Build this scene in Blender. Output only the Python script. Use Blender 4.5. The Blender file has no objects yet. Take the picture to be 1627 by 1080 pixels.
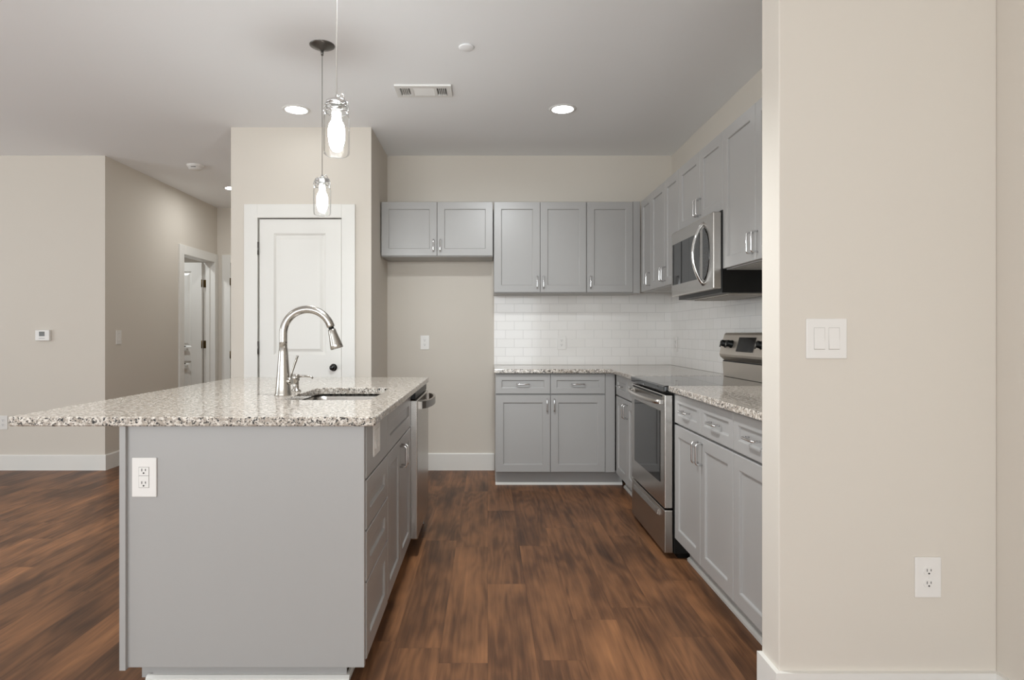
import bpy, bmesh, math, random
from mathutils import Vector, Matrix
PI = math.pi
scene = bpy.context.scene
COL = scene.collection

# ------------------------------------------------------------------ camera, world, light, exposure
cam_d = bpy.data.cameras.new('camera')
cam_d.sensor_fit = 'HORIZONTAL'; cam_d.sensor_width = 36.0
cam_d.lens = 985.0 / 1627.0 * 36.0
cam_d.shift_x = 38.5 / 1627.0
cam_d.shift_y = -10.0 / 1627.0
cam_d.clip_start = 0.05; cam_d.clip_end = 100
cam = bpy.data.objects.new('camera', cam_d); COL.objects.link(cam)
cam.location = (0, 0, 1.19); cam.rotation_euler = (PI / 2, 0, 0)
scene.camera = cam

world = bpy.data.worlds.new('world'); scene.world = world
world.use_nodes = True
bg = world.node_tree.nodes['Background']
bg.inputs[0].default_value = (0.90, 0.97, 1.03, 1); bg.inputs[1].default_value = 0.9

def area(name, loc, rot, sx, sy, power, col=(1, 1, 1)):
    d = bpy.data.lights.new(name, 'AREA'); d.shape = 'RECTANGLE'; d.size = sx; d.size_y = sy
    d.energy = power; d.color = col
    o = bpy.data.objects.new(name, d); COL.objects.link(o); o.location = loc; o.rotation_euler = rot
    return o
# daylight through the tall windows behind the camera
area('window_daylight', (-2.2, -2.80, 1.35), (PI / 2 + 0.1, 0, 0), 6.6, 2.2, 222, (0.94, 0.985, 1.0))
area('side_window_fill', (-7.00, 1.5, 1.25), (PI / 2 + 0.7, 0, -PI / 2), 4.4, 2.2, 95, (0.93, 0.985, 1.01))  # added fill at an unseen side window, tilted up to even the room

scene.view_settings.view_transform = 'Standard'
scene.view_settings.look = 'None'
scene.view_settings.exposure = 0.0
scene.view_settings.gamma = 1.0
scene.view_settings.use_curve_mapping = False
scene.cycles.max_bounces = 14; scene.cycles.diffuse_bounces = 8; scene.cycles.glossy_bounces = 6
scene.cycles.transmission_bounces = 10; scene.cycles.transparent_max_bounces = 12
scene.cycles.use_denoising = True
scene.cycles.sample_clamp_indirect = 6.0
scene.cycles.caustics_reflective = False; scene.cycles.caustics_refractive = False

H_CEIL = 2.743
Y_BACK = 5.41      # kitchen back wall and left wall plane
X_RIGHT = 1.605
Y_BLOCK = 4.668    # pantry front
XB0, XB1 = -1.934, -0.877
X_HALL = -3.34
Y_HALL = 7.65

# ------------------------------------------------------------------ materials
def srgb(r, g, b):
    f = lambda c: ((c / 255.0) / 12.92) if c / 255.0 <= 0.04045 else (((c / 255.0 + 0.055) / 1.055) ** 2.4)
    return (f(r), f(g), f(b), 1)

def new_mat(name):
    m = bpy.data.materials.new(name); m.use_nodes = True
    nt = m.node_tree
    return m, nt, nt.nodes['Principled BSDF']

def N(nt, typ, **kw):
    n = nt.nodes.new(typ)
    for k, v in kw.items():
        if k.startswith('i_'):
            n.inputs[k[2:].replace('_', ' ')].default_value = v
        else:
            setattr(n, k, v)
    return n

def plain(name, col, rough=0.5, metal=0.0, spec=0.5, noise=0.03, nscale=6, bump=0.0, bscale=200, coat=0.0):
    m, nt, p = new_mat(name)
    p.inputs['Roughness'].default_value = rough; p.inputs['Metallic'].default_value = metal
    p.inputs['Specular IOR Level'].default_value = spec
    p.inputs['Coat Weight'].default_value = coat; p.inputs['Coat Roughness'].default_value = 0.08
    tc = N(nt, 'ShaderNodeTexCoord')
    nz = N(nt, 'ShaderNodeTexNoise'); nz.inputs['Scale'].default_value = nscale; nz.inputs['Detail'].default_value = 3
    nt.links.new(tc.outputs['Object'], nz.inputs['Vector'])
    mr = N(nt, 'ShaderNodeMapRange'); mr.inputs['To Min'].default_value = 1 - noise; mr.inputs['To Max'].default_value = 1 + noise
    nt.links.new(nz.outputs['Fac'], mr.inputs['Value'])
    mx = N(nt, 'ShaderNodeVectorMath', operation='SCALE'); mx.inputs[0].default_value = col[:3]
    nt.links.new(mr.outputs['Result'], mx.inputs['Scale'])
    nt.links.new(mx.outputs['Vector'], p.inputs['Base Color'])
    if bump > 0:
        n2 = N(nt, 'ShaderNodeTexNoise'); n2.inputs['Scale'].default_value = bscale; n2.inputs['Detail'].default_value = 2
        nt.links.new(tc.outputs['Object'], n2.inputs['Vector'])
        b = N(nt, 'ShaderNodeBump'); b.inputs['Strength'].default_value = bump; b.inputs['Distance'].default_value = 0.002
        nt.links.new(n2.outputs['Fac'], b.inputs['Height']); nt.links.new(b.outputs['Normal'], p.inputs['Normal'])
    return m

def emit(name, col, strength):
    m, nt, p = new_mat(name)
    p.inputs['Base Color'].default_value = (0.9, 0.9, 0.9, 1)
    p.inputs['Emission Color'].default_value = col; p.inputs['Emission Strength'].default_value = strength
    return m

def brushed(name, col, rough, axis_scale):
    m, nt, p = new_mat(name)
    p.inputs['Metallic'].default_value = 1.0; p.inputs['Base Color'].default_value = col
    tc = N(nt, 'ShaderNodeTexCoord'); mp = N(nt, 'ShaderNodeMapping'); mp.inputs['Scale'].default_value = axis_scale
    nt.links.new(tc.outputs['Object'], mp.inputs['Vector'])
    nz = N(nt, 'ShaderNodeTexNoise'); nz.inputs['Scale'].default_value = 1.0; nz.inputs['Detail'].default_value = 3
    nt.links.new(mp.outputs['Vector'], nz.inputs['Vector'])
    mr = N(nt, 'ShaderNodeMapRange'); mr.inputs['To Min'].default_value = rough * 0.94; mr.inputs['To Max'].default_value = rough * 1.06
    nt.links.new(nz.outputs['Fac'], mr.inputs['Value']); nt.links.new(mr.outputs['Result'], p.inputs['Roughness'])
    return m

def wood_floor():
    m, nt, p = new_mat('wood_planks')
    L = nt.links.new
    tc = N(nt, 'ShaderNodeTexCoord'); sp = N(nt, 'ShaderNodeSeparateXYZ'); L(tc.outputs['Object'], sp.inputs[0])
    def M(op, a, b=None, c=None):
        n = N(nt, 'ShaderNodeMath', operation=op)
        for i, v in enumerate((a, b, c)):
            if v is None: continue
            if isinstance(v, (int, float)): n.inputs[i].default_value = v
            else: L(v, n.inputs[i])
        return n.outputs[0]
    W, LEN = 0.178, 1.22
    xs = M('DIVIDE', sp.outputs['X'], W)
    row = M('FLOOR', xs); fx = M('FRACT', xs)
    wr = N(nt, 'ShaderNodeTexWhiteNoise', noise_dimensions='1D'); L(row, wr.inputs['W'])
    ys = M('ADD', M('DIVIDE', sp.outputs['Y'], LEN), wr.outputs['Value'])
    colm = M('FLOOR', ys); fy = M('FRACT', ys)
    cid = N(nt, 'ShaderNodeCombineXYZ'); L(row, cid.inputs[0]); L(colm, cid.inputs[1])
    wn = N(nt, 'ShaderNodeTexWhiteNoise', noise_dimensions='2D'); L(cid.outputs[0], wn.inputs['Vector'])
    # grain vectors, offset per plank
    def gv(sx, sy, k):
        c = N(nt, 'ShaderNodeCombineXYZ')
        L(M('ADD', M('MULTIPLY', sp.outputs['X'], sx), M('MULTIPLY', wn.outputs['Value'], 37.0 * k)), c.inputs[0])
        L(M('ADD', M('MULTIPLY', sp.outputs['Y'], sy), M('MULTIPLY', wn.outputs['Value'], 91.0 * k)), c.inputs[1])
        return c.outputs[0]
    big = N(nt, 'ShaderNodeTexNoise'); big.inputs['Scale'].default_value = 1; big.inputs['Detail'].default_value = 2.0
    big.inputs['Roughness'].default_value = 0.45
    L(gv(5.5, 0.75, 1), big.inputs['Vector'])
    rings = M('SINE', M('MULTIPLY', big.outputs['Fac'], 85.0))
    patch = N(nt, 'ShaderNodeTexNoise'); patch.inputs['Scale'].default_value = 1; patch.inputs['Detail'].default_value = 3
    L(gv(4.5, 1.6, 1.7), patch.inputs['Vector'])
    fine = N(nt, 'ShaderNodeTexNoise'); fine.inputs['Scale'].default_value = 1; fine.inputs['Detail'].default_value = 4
    fine.inputs['Roughness'].default_value = 0.7
    L(gv(95.0, 4.0, 1.3), fine.inputs['Vector'])
    streak = N(nt, 'ShaderNodeTexNoise'); streak.inputs['Scale'].default_value = 1; streak.inputs['Detail'].default_value = 3
    L(gv(24.0, 0.9, 2.1), streak.inputs['Vector'])
    v = M('ADD', M('MULTIPLY', patch.outputs['Fac'], 0.82), M('MULTIPLY', fine.outputs['Fac'], 0.30))
    v = M('ADD', v, M('MULTIPLY', streak.outputs['Fac'], 0.42))
    v = M('ADD', v, M('MULTIPLY', rings, 0.038))
    v = M('ADD', v, M('MULTIPLY', M('SUBTRACT', wn.outputs['Value'], 0.5), 0.075))
    v = M('SUBTRACT', v, 0.30)
    r = N(nt, 'ShaderNodeValToRGB'); L(v, r.inputs['Fac'])
    e = r.color_ramp.elements
    e[0].position = 0.20; e[0].color = srgb(63, 42, 30)
    e[1].position = 0.90; e[1].color = srgb(176, 124, 82)
    for pos, c in ((0.38, srgb(94, 64, 44)), (0.52, srgb(122, 84, 57)), (0.66, srgb(142, 98, 66))):
        x = e.new(pos); x.color = c
    # seams
    def seam(f, w):
        a = M('MINIMUM', f, M('SUBTRACT', 1.0, f))
        n = N(nt, 'ShaderNodeMapRange'); n.inputs['From Min'].default_value = 0; n.inputs['From Max'].default_value = w
        L(a, n.inputs['Value']); return n.outputs[0]
    s = M('MINIMUM', seam(fx, 0.010), seam(fy, 0.0016))
    mixc = N(nt, 'ShaderNodeMix', data_type='RGBA', blend_type='MULTIPLY'); mixc.inputs[0].default_value = 1
    sr = N(nt, 'ShaderNodeMapRange'); sr.inputs['To Min'].default_value = 0.72; L(s, sr.inputs['Value'])
    cc = N(nt, 'ShaderNodeCombineColor')
    for i in range(3): L(sr.outputs[0], cc.inputs[i])
    L(r.outputs['Color'], mixc.inputs[6]); L(cc.outputs[0], mixc.inputs[7])
    L(mixc.outputs[2], p.inputs['Base Color'])
    p.inputs['Roughness'].default_value = 0.45
    p.inputs['Specular IOR Level'].default_value = 0.28
    b = N(nt, 'ShaderNodeBump'); b.inputs['Strength'].default_value = 0.12; b.inputs['Distance'].default_value = 0.002
    h = M('ADD', M('MULTIPLY', fine.outputs['Fac'], 0.4), s)
    L(h, b.inputs['Height']); L(b.outputs['Normal'], p.inputs['Normal'])
    return m

def granite():
    m, nt, p = new_mat('speckled_granite')
    L = nt.links.new
    tc = N(nt, 'ShaderNodeTexCoord')
    def noise(scale, det, lo, hi, off=0.0):
        n = N(nt, 'ShaderNodeTexNoise'); n.inputs['Scale'].default_value = scale; n.inputs['Detail'].default_value = det
        n.inputs['Roughness'].default_value = 0.55
        mp = N(nt, 'ShaderNodeMapping'); mp.inputs['Location'].default_value = (off, off * 1.7, off * 0.6)
        L(tc.outputs['Object'], mp.inputs['Vector']); L(mp.outputs['Vector'], n.inputs['Vector'])
        r = N(nt, 'ShaderNodeMapRange', interpolation_type='SMOOTHSTEP')
        r.inputs['From Min'].default_value = lo; r.inputs['From Max'].default_value = hi
        L(n.outputs['Fac'], r.inputs['Value']); return r.outputs[0]
    def mix(f, a, b):
        x = N(nt, 'ShaderNodeMix', data_type='RGBA'); L(f, x.inputs[0])
        if isinstance(a, tuple): x.inputs[6].default_value = a
        else: L(a, x.inputs[6])
        x.inputs[7].default_value = b
        return x.outputs[2]
    c = mix(noise(60, 3, 0.42, 0.60), srgb(219, 212, 203), srgb(164, 153, 141))
    c = mix(noise(120, 3, 0.52, 0.62, 3.1), c, srgb(156, 146, 136))
    c = mix(noise(95, 2, 0.56, 0.66, 9.7), c, srgb(178, 166, 152))
    c = mix(noise(135, 2, 0.575, 0.62, 5.3), c, srgb(70, 64, 60))
    c = mix(noise(85, 3, 0.60, 0.635, 14.2), c, srgb(38, 36, 36))
    L(c, p.inputs['Base Color'])
    p.inputs['Roughness'].default_value = 0.10; p.inputs['Specular IOR Level'].default_value = 0.5
    return m

def tile(name, swap):
    m, nt, p = new_mat(name)
    L = nt.links.new
    tc = N(nt, 'ShaderNodeTexCoord'); sp = N(nt, 'ShaderNodeSeparateXYZ'); L(tc.outputs['Object'], sp.inputs[0])
    cb = N(nt, 'ShaderNodeCombineXYZ'); L(sp.outputs['Y' if swap else 'X'], cb.inputs[0]); L(sp.outputs['Z'], cb.inputs[1])
    br = N(nt, 'ShaderNodeTexBrick', offset=0.5); L(cb.outputs[0], br.inputs['Vector'])
    br.inputs['Scale'].default_value = 1.0
    br.inputs['Brick Width'].default_value = 0.154; br.inputs['Row Height'].default_value = 0.0764
    br.inputs['Mortar Size'].default_value = 0.0022; br.inputs['Mortar Smooth'].default_value = 0.35
    br.inputs['Color1'].default_value = srgb(232, 229, 226); br.inputs['Color2'].default_value = srgb(229, 226, 222)
    br.inputs['Mortar'].default_value = srgb(213, 210, 207)
    L(br.outputs['Color'], p.inputs['Base Color'])
    p.inputs['Roughness'].default_value = 0.12
    nz = N(nt, 'ShaderNodeTexNoise'); nz.inputs['Scale'].default_value = 7; L(tc.outputs['Object'], nz.inputs['Vector'])
    h = N(nt, 'ShaderNodeMath', operation='MULTIPLY_ADD'); L(br.outputs['Fac'], h.inputs[0]); h.inputs[1].default_value = -1.0
    L(nz.outputs['Fac'], h.inputs[2])
    b = N(nt, 'ShaderNodeBump'); b.inputs['Strength'].default_value = 0.4; b.inputs['Distance'].default_value = 0.001
    L(h.outputs[0], b.inputs['Height']); L(b.outputs['Normal'], p.inputs['Normal'])
    return m

def glass_mat(name, rough=0.0, tint=(1, 1, 1, 1), mixin=0.86):
    m, nt, p = new_mat(name)
    L = nt.links.new
    out = nt.nodes['Material Output']; nt.nodes.remove(p)
    g = N(nt, 'ShaderNodeBsdfGlossy'); g.inputs['Roughness'].default_value = 0.03
    t = N(nt, 'ShaderNodeBsdfTransparent'); t.inputs['Color'].default_value = tint
    lw = N(nt, 'ShaderNodeLayerWeight'); lw.inputs['Blend'].default_value = 0.12
    mx = N(nt, 'ShaderNodeMixShader')
    fm = N(nt, 'ShaderNodeMath', operation='MULTIPLY'); fm.inputs[1].default_value = mixin; L(lw.outputs['Fresnel'], fm.inputs[0]); L(fm.outputs[0], mx.inputs[0]); L(t.outputs[0], mx.inputs[1]); L(g.outputs[0], mx.inputs[2])
    L(mx.outputs[0], out.inputs['Surface'])
    return m

M_WALL = plain('wall_paint', srgb(209, 202, 192), 0.75, noise=0.012, nscale=1.5, bump=0.06, bscale=260, spec=0.25)
M_CEIL = plain('ceiling_paint', srgb(240, 241, 242), 0.9, noise=0.01, nscale=1.2, bump=0.05, bscale=220, spec=0.1)
M_TRIM = plain('white_trim_paint', srgb(224, 222, 217), 0.35, noise=0.01, nscale=4)
M_FLOOR = wood_floor()
M_CAB = plain('grey_cabinet_paint', srgb(163, 161, 159), 0.32, noise=0.012, nscale=3, spec=0.5)
M_CABIN = plain('cabinet_underside', srgb(176, 175, 172), 0.5, noise=0.02)
M_DARK = plain('dark_gap', srgb(28, 28, 28), 0.7)
M_GRAN = granite()
M_TILE_B = tile('subway_tile_back', False)
M_TILE_R = tile('subway_tile_right', True)
M_STEEL = brushed('brushed_stainless', srgb(196, 192, 187), 0.26, (3, 3, 300))
M_STEELB = brushed('satin_stainless', srgb(206, 198, 188), 0.42, (3, 300, 3))
M_STEELV = brushed('brushed_stainless_dark', srgb(176, 170, 163), 0.30, (300, 3, 3))
M_NICKEL = brushed('brushed_nickel', srgb(180, 175, 168), 0.22, (40, 40, 40))
M_CHROME = plain('polished_chrome', srgb(226, 226, 226), 0.10, metal=1.0, noise=0.01)
M_BLACK = plain('black_enamel', srgb(14, 14, 13), 0.35, noise=0.05, spec=0.3)
M_BGLASS = plain('black_glass', srgb(12, 12, 13), 0.03, noise=0.02, spec=0.7)
M_PLATE = plain('white_plastic', srgb(224, 221, 217), 0.30, noise=0.006)
M_GAP = plain('plate_gap_shadow', srgb(176, 172, 167), 0.6)
M_SLOT = plain('socket_black', srgb(40, 38, 36), 0.6)
M_LCD = plain('grey_screen', srgb(84, 82, 78), 0.25)
M_BRONZE = plain('aged_brass', srgb(104, 86, 54), 0.35, metal=0.9, noise=0.1, nscale=40)
M_KNOB = plain('black_knob', srgb(14, 13, 13), 0.25)
M_GLASS = glass_mat('clear_jar_glass', tint=(0.98, 0.98, 0.975, 1), mixin=0.55)
M_BULB = emit('frosted_bulb_glow', (0.93, 0.975, 0.98, 1), 165.0)
M_LED = emit('downlight_diffuser', (0.95, 0.98, 0.98, 1), 16.0)
M_LED_H = emit('hall_downlight_diffuser', (0.95, 0.97, 0.96, 1), 150.0)
M_VENT = plain('vent_enamel', srgb(226, 225, 222), 0.4)
M_CORD = plain('clear_cord', srgb(205, 202, 196), 0.3)
M_GREYTOP = plain('brushed_grey_metal', srgb(110, 108, 104), 0.3, metal=0.8)

# ------------------------------------------------------------------ mesh builder
class MB:
    def __init__(self): self.bm = bmesh.new()
    def face(self, pts, mi=0):
        f = self.bm.faces.new([self.bm.verts.new(p) for p in pts]); f.material_index = mi; return f
    def box(self, x0, x1, y0, y1, z0, z1, bev=0.0, seg=2, mi=0):
        if x0 > x1: x0, x1 = x1, x0
        if y0 > y1: y0, y1 = y1, y0
        if z0 > z1: z0, z1 = z1, z0
        b = bmesh.new()
        bmesh.ops.create_cube(b, size=1.0)
        for v in b.verts:
            v.co = Vector((x0 + (v.co.x + .5) * (x1 - x0), y0 + (v.co.y + .5) * (y1 - y0), z0 + (v.co.z + .5) * (z1 - z0)))
        if bev > 0:
            bmesh.ops.bevel(b, geom=list(b.edges), offset=min(bev, .45 * min(x1 - x0, y1 - y0, z1 - z0)), segments=seg, affect='EDGES', profile=0.5)
        for f in b.faces: f.material_index = mi
        self.merge(b); return self
    def merge(self, b, mat=None):
        me = bpy.data.meshes.new('tmp'); b.to_mesh(me); b.free()
        if mat is not None: me.transform(mat)
        self.bm.from_mesh(me); bpy.data.meshes.remove(me)
    def tube(self, pts, r, seg=10, closed=False, caps=True, mi=0, flat=1.0):
        pts = [Vector(p) for p in pts]; n = len(pts)
        rs = r if isinstance(r, (list, tuple)) else [r] * n
        rings = []; t0 = None; u = None
        for i, p in enumerate(pts):
            if closed: t = (pts[(i + 1) % n] - pts[i - 1]).normalized()
            elif i == 0: t = (pts[1] - p).normalized()
            elif i == n - 1: t = (p - pts[-2]).normalized()
            else: t = ((pts[i + 1] - p).normalized() + (p - pts[i - 1]).normalized()).normalized()
            if u is None:
                a = Vector((0, 0, 1)) if abs(t.z) < 0.9 else Vector((1, 0, 0))
                u = t.cross(a).normalized()
            else:
                u = (u - t * u.dot(t)).normalized()
            w = t.cross(u)
            rings.append([self.bm.verts.new(p + (u * math.cos(2 * PI * k / seg) + w * (math.sin(2 * PI * k / seg) * flat)) * rs[i]) for k in range(seg)])
        m = n if closed else n - 1
        for i in range(m):
            a, b = rings[i], rings[(i + 1) % n]
            for k in range(seg):
                f = self.bm.faces.new((a[k], a[(k + 1) % seg], b[(k + 1) % seg], b[k])); f.material_index = mi; f.smooth = True
        if caps and not closed:
            self.bm.faces.new(list(reversed(rings[0]))).material_index = mi; self.bm.faces.new(rings[-1]).material_index = mi
        return self
    def lathe(self, prof, c=(0, 0, 0), seg=32, mi=0, mat=None):
        b = bmesh.new(); rings = []
        for r, z in prof:
            if r < 1e-6: rings.append([b.verts.new((0, 0, z))])
            else: rings.append([b.verts.new((r * math.cos(2 * PI * k / seg), r * math.sin(2 * PI * k / seg), z)) for k in range(seg)])
        for a, d in zip(rings[:-1], rings[1:]):
            for k in range(seg):
                k2 = (k + 1) % seg
                if len(a) == 1 and len(d) == 1: continue
                if len(a) == 1: f = b.faces.new((a[0], d[k2], d[k]))
                elif len(d) == 1: f = b.faces.new((a[k], a[k2], d[0]))
                else: f = b.faces.new((a[k], a[k2], d[k2], d[k]))
                f.smooth = True; f.material_index = mi
        bmesh.ops.recalc_face_normals(b, faces=b.faces)
        T = Matrix.Translation(Vector(c))
        self.merge(b, T @ mat if mat is not None else T)
        return self
    def prism(self, poly, y0, y1, axis='y', bev=0.0, mi=0):
        """poly: 2-D outline; extruded along axis between y0 and y1."""
        b = bmesh.new()
        def P(a, c, t):
            return {'y': (a, t, c), 'x': (t, a, c), 'z': (a, c, t)}[axis]
        v0 = [b.verts.new(P(a, c, y0)) for a, c in poly]; v1 = [b.verts.new(P(a, c, y1)) for a, c in poly]
        n = len(poly)
        b.faces.new(v0); b.faces.new(v1)
        for i in range(n): b.faces.new((v0[i], v0[(i + 1) % n], v1[(i + 1) % n], v1[i]))
        bmesh.ops.recalc_face_normals(b, faces=b.faces)
        if bev > 0: bmesh.ops.bevel(b, geom=list(b.edges), offset=bev, segments=2, affect='EDGES', profile=0.5)
        for f in b.faces: f.material_index = mi
        self.merge(b); return self
    def slab(self, x0, x1, z0, z1, y0, t, panels, profile, ch=0.002):
        """panelled board, front faces -y at y0, back at y0+t; panels = stacked rects (a0,a1,c0,c1) bottom to top."""
        F = self.face
        X0, X1, Z0, Z1 = x0 + ch, x1 - ch, z0 + ch, z1 - ch
        yb = y0 + t; yc = y0 + ch
        def ring(a, ya, b, yb_):
            (p0, p1, q0, q1), (r0, r1, s0, s1) = a, b
            A = [(p0, ya, q0), (p1, ya, q0), (p1, ya, q1), (p0, ya, q1)]; B = [(r0, yb_, s0), (r1, yb_, s0), (r1, yb_, s1), (r0, yb_, s1)]
            for i in range(4):
                j = (i + 1) % 4; F([A[i], A[j], B[j], B[i]])
        ring((x0, x1, z0, z1), yb, (x0, x1, z0, z1), yc)
        ring((x0, x1, z0, z1), yc, (X0, X1, Z0, Z1), y0)
        F([(x0, yb, z0), (x0, yb, z1), (x1, yb, z1), (x1, yb, z0)])
        if not panels:
            F([(X0, y0, Z0), (X1, y0, Z0), (X1, y0, Z1), (X0, y0, Z1)])
        else:
            a0, a1 = panels[0][0], panels[0][1]
            F([(X0, y0, Z0), (a0, y0, Z0), (a0, y0, Z1), (X0, y0, Z1)])
            F([(a1, y0, Z0), (X1, y0, Z0), (X1, y0, Z1), (a1, y0, Z1)])
            zs = [Z0] + [v for pnl in panels for v in (pnl[2], pnl[3])] + [Z1]
            for i in range(0, len(zs), 2):
                F([(a0, y0, zs[i]), (a1, y0, zs[i]), (a1, y0, zs[i + 1]), (a0, y0, zs[i + 1])])
            for (p0, p1, q0, q1) in panels:
                cur = (p0, p1, q0, q1); cy = y0
                for ins, dep in profile:
                    nx = (p0 + ins, p1 - ins, q0 + ins, q1 - ins); ny = y0 + dep
                    ring(cur, cy, nx, ny); cur, cy = nx, ny
                F([(cur[0], cy, cur[2]), (cur[1], cy, cur[2]), (cur[1], cy, cur[3]), (cur[0], cy, cur[3])])
        return self
    def build(self, name, mats, parent=None, smooth=False):
        bmesh.ops.remove_doubles(self.bm, verts=self.bm.verts, dist=1e-5)
        bmesh.ops.recalc_face_normals(self.bm, faces=self.bm.faces)
        me = bpy.data.meshes.new(name); self.bm.to_mesh(me); self.bm.free()
        for m in (mats if isinstance(mats, (list, tuple)) else [mats]): me.materials.append(m)
        if smooth:
            for p in me.polygons: p.use_smooth = True
        o = bpy.data.objects.new(name, me); COL.objects.link(o)
        if parent is not None: o.parent = parent
        return o

def tag(o, label, cat, group=None):
    o['label'] = label; o['category'] = cat
    if group: o['group'] = group
    return o
def thing(name, label, cat, loc=(0, 0, 0), rz=0.0, group=None):
    o = bpy.data.objects.new(name, None); COL.objects.link(o); o.empty_display_size = 0.1
    o.location = loc; o.rotation_euler = (0, 0, rz)
    return tag(o, label, cat, group)
def copy_tree(o, parent=None):
    c = o.copy(); COL.objects.link(c)
    if parent is not None: c.parent = parent
    for ch in list(o.children): copy_tree(ch, c)
    return c
def struct(o):
    o['kind'] = 'structure'; return o
def arc(cx, cy, r, a0, a1, n):
    return [(cx + r * math.cos(math.radians(a0 + (a1 - a0) * i / n)), cy + r * math.sin(math.radians(a0 + (a1 - a0) * i / n))) for i in range(n + 1)]

# ------------------------------------------------------------------ the setting
T = 0.12
struct(MB().box(-7.1, 1.8, -2.9, 8.6, -0.08, 0.0).build('floor', M_FLOOR))
struct(MB().box(-7.1, 1.8, -2.9, 8.6, H_CEIL, H_CEIL + 0.1).build('ceiling', M_CEIL))
struct(MB().box(XB1, X_RIGHT + T, Y_BACK, Y_BACK + T, 0, H_CEIL).build('wall_back', M_WALL))
struct(MB().box(X_RIGHT, X_RIGHT + T, -2.8, Y_BACK, 0, H_CEIL).build('wall_right', M_WALL))
X_STUB = 0.918; YS0, YS1 = 1.954, 2.078
struct(MB().box(X_STUB, X_RIGHT, YS0, YS1, 0, H_CEIL, bev=0.004).build('wall_stub', M_WALL))
# pantry block
DX0, DX1, DZ = -1.728, -1.098, 2.060
m = MB()
m.box(XB0, DX0 - 0.02, Y_BLOCK, Y_BLOCK + T, 0, H_CEIL).box(DX1 + 0.02, XB1, Y_BLOCK, Y_BLOCK + T, 0, H_CEIL)
m.box(DX0 - 0.02, DX1 + 0.02, Y_BLOCK, Y_BLOCK + T, DZ + 0.02, H_CEIL)
struct(m.build('wall_pantry_front', M_WALL))
struct(MB().box(XB1 - T, XB1, Y_BLOCK + T, Y_BACK + T, 0, H_CEIL).build('wall_pantry_right', M_WALL))
struct(MB().box(XB0, XB0 + T, Y_BLOCK + T, Y_HALL, 0, H_CEIL).build('wall_hall_right', M_WALL))
struct(MB().box(XB0 + T, XB1 - T, Y_BACK + 0.2, Y_BACK + 0.2 + T, 0, H_CEIL).build('wall_pantry_back', M_WALL))
struct(MB().box(-6.9, X_HALL, Y_BACK, Y_BACK + T, 0, H_CEIL).build('wall_left', M_WALL))
# hall side wall with doorway, hall end wall with doorway
HY0, HY1, HZ = 6.79, 7.55, 2.06
m = MB()
m.box(X_HALL - T, X_HALL, Y_BACK + T, HY0 - 0.02, 0, H_CEIL).box(X_HALL - T, X_HALL, HY1 + 0.02, Y_HALL, 0, H_CEIL)
m.box(X_HALL - T, X_HALL, HY0 - 0.02, HY1 + 0.02, HZ + 0.02, H_CEIL)
struct(m.build('wall_hall_left', M_WALL))
EX0, EX1 = -3.172, -2.41
m = MB()
m.box(X_HALL - T, EX0 - 0.02, Y_HALL, Y_HALL + T, 0, H_CEIL).box(EX1 + 0.02, XB0 + T, Y_HALL, Y_HALL + T, 0, H_CEIL)
m.box(EX0 - 0.02, EX1 + 0.02, Y_HALL, Y_HALL + T, HZ + 0.02, H_CEIL)
struct(m.build('wall_hall_end', M_WALL))
# room behind the hall doorway
struct(MB().box(-5.6, X_HALL - T, 7.98, 8.10, 0, H_CEIL).build('wall_side_room_back', M_WALL))
struct(MB().box(-5.72, -5.6, Y_BACK + T, 8.10, 0, H_CEIL).build('wall_side_room_left', M_WALL))
struct(MB().box(X_HALL - T, X_HALL - T + 0.1, Y_HALL + T, 8.10, 0, H_CEIL).build('wall_side_room_right', M_WALL))
# walls behind the camera and on the living-room side, each with a big window
def wall_with_window(name, wname, axis, p0, p1, a0, a1, w0, w1, z0, z1, nm):
    m = MB(); f = MB()
    def bx(mm, s0, s1, q0, q1, c0, c1):
        if axis == 'x': mm.box(s0, s1, q0, q1, c0, c1)
        else: mm.box(q0, q1, s0, s1, c0, c1)
    bx(m, a0, w0, p0, p1, 0, H_CEIL); bx(m, w1, a1, p0, p1, 0, H_CEIL)
    bx(m, w0, w1, p0, p1, 0, z0); bx(m, w0, w1, p0, p1, z1, H_CEIL)
    struct(m.build(name, M_WALL))
    pc0, pc1 = p0 + 0.03, p0 + 0.08
    if p0 < p1 and name == 'wall_far_left': pc0, pc1 = p1 - 0.08, p1 - 0.03
    for i in range(nm + 1):
        c = w0 + (w1 - w0) * i / nm; bx(f, max(w0, c - 0.03), min(w1, c + 0.03), pc0, pc1, z0, z1)
    bx(f, w0, w1, pc0, pc1, z0, z0 + 0.06); bx(f, w0, w1, pc0, pc1, z1 - 0.06, z1)
    struct(f.build(wname, M_TRIM))
wall_with_window('wall_front', 'window_1', 'x', -2.72, -2.60, -7.0, X_RIGHT, -5.5, 1.1, 0.25, 2.45, 6)
wall_with_window('wall_far_left', 'window_2', 'y', -6.92, -6.80, -2.6, Y_BACK, -0.7, 3.7, 0.25, 2.45, 4)

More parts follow.
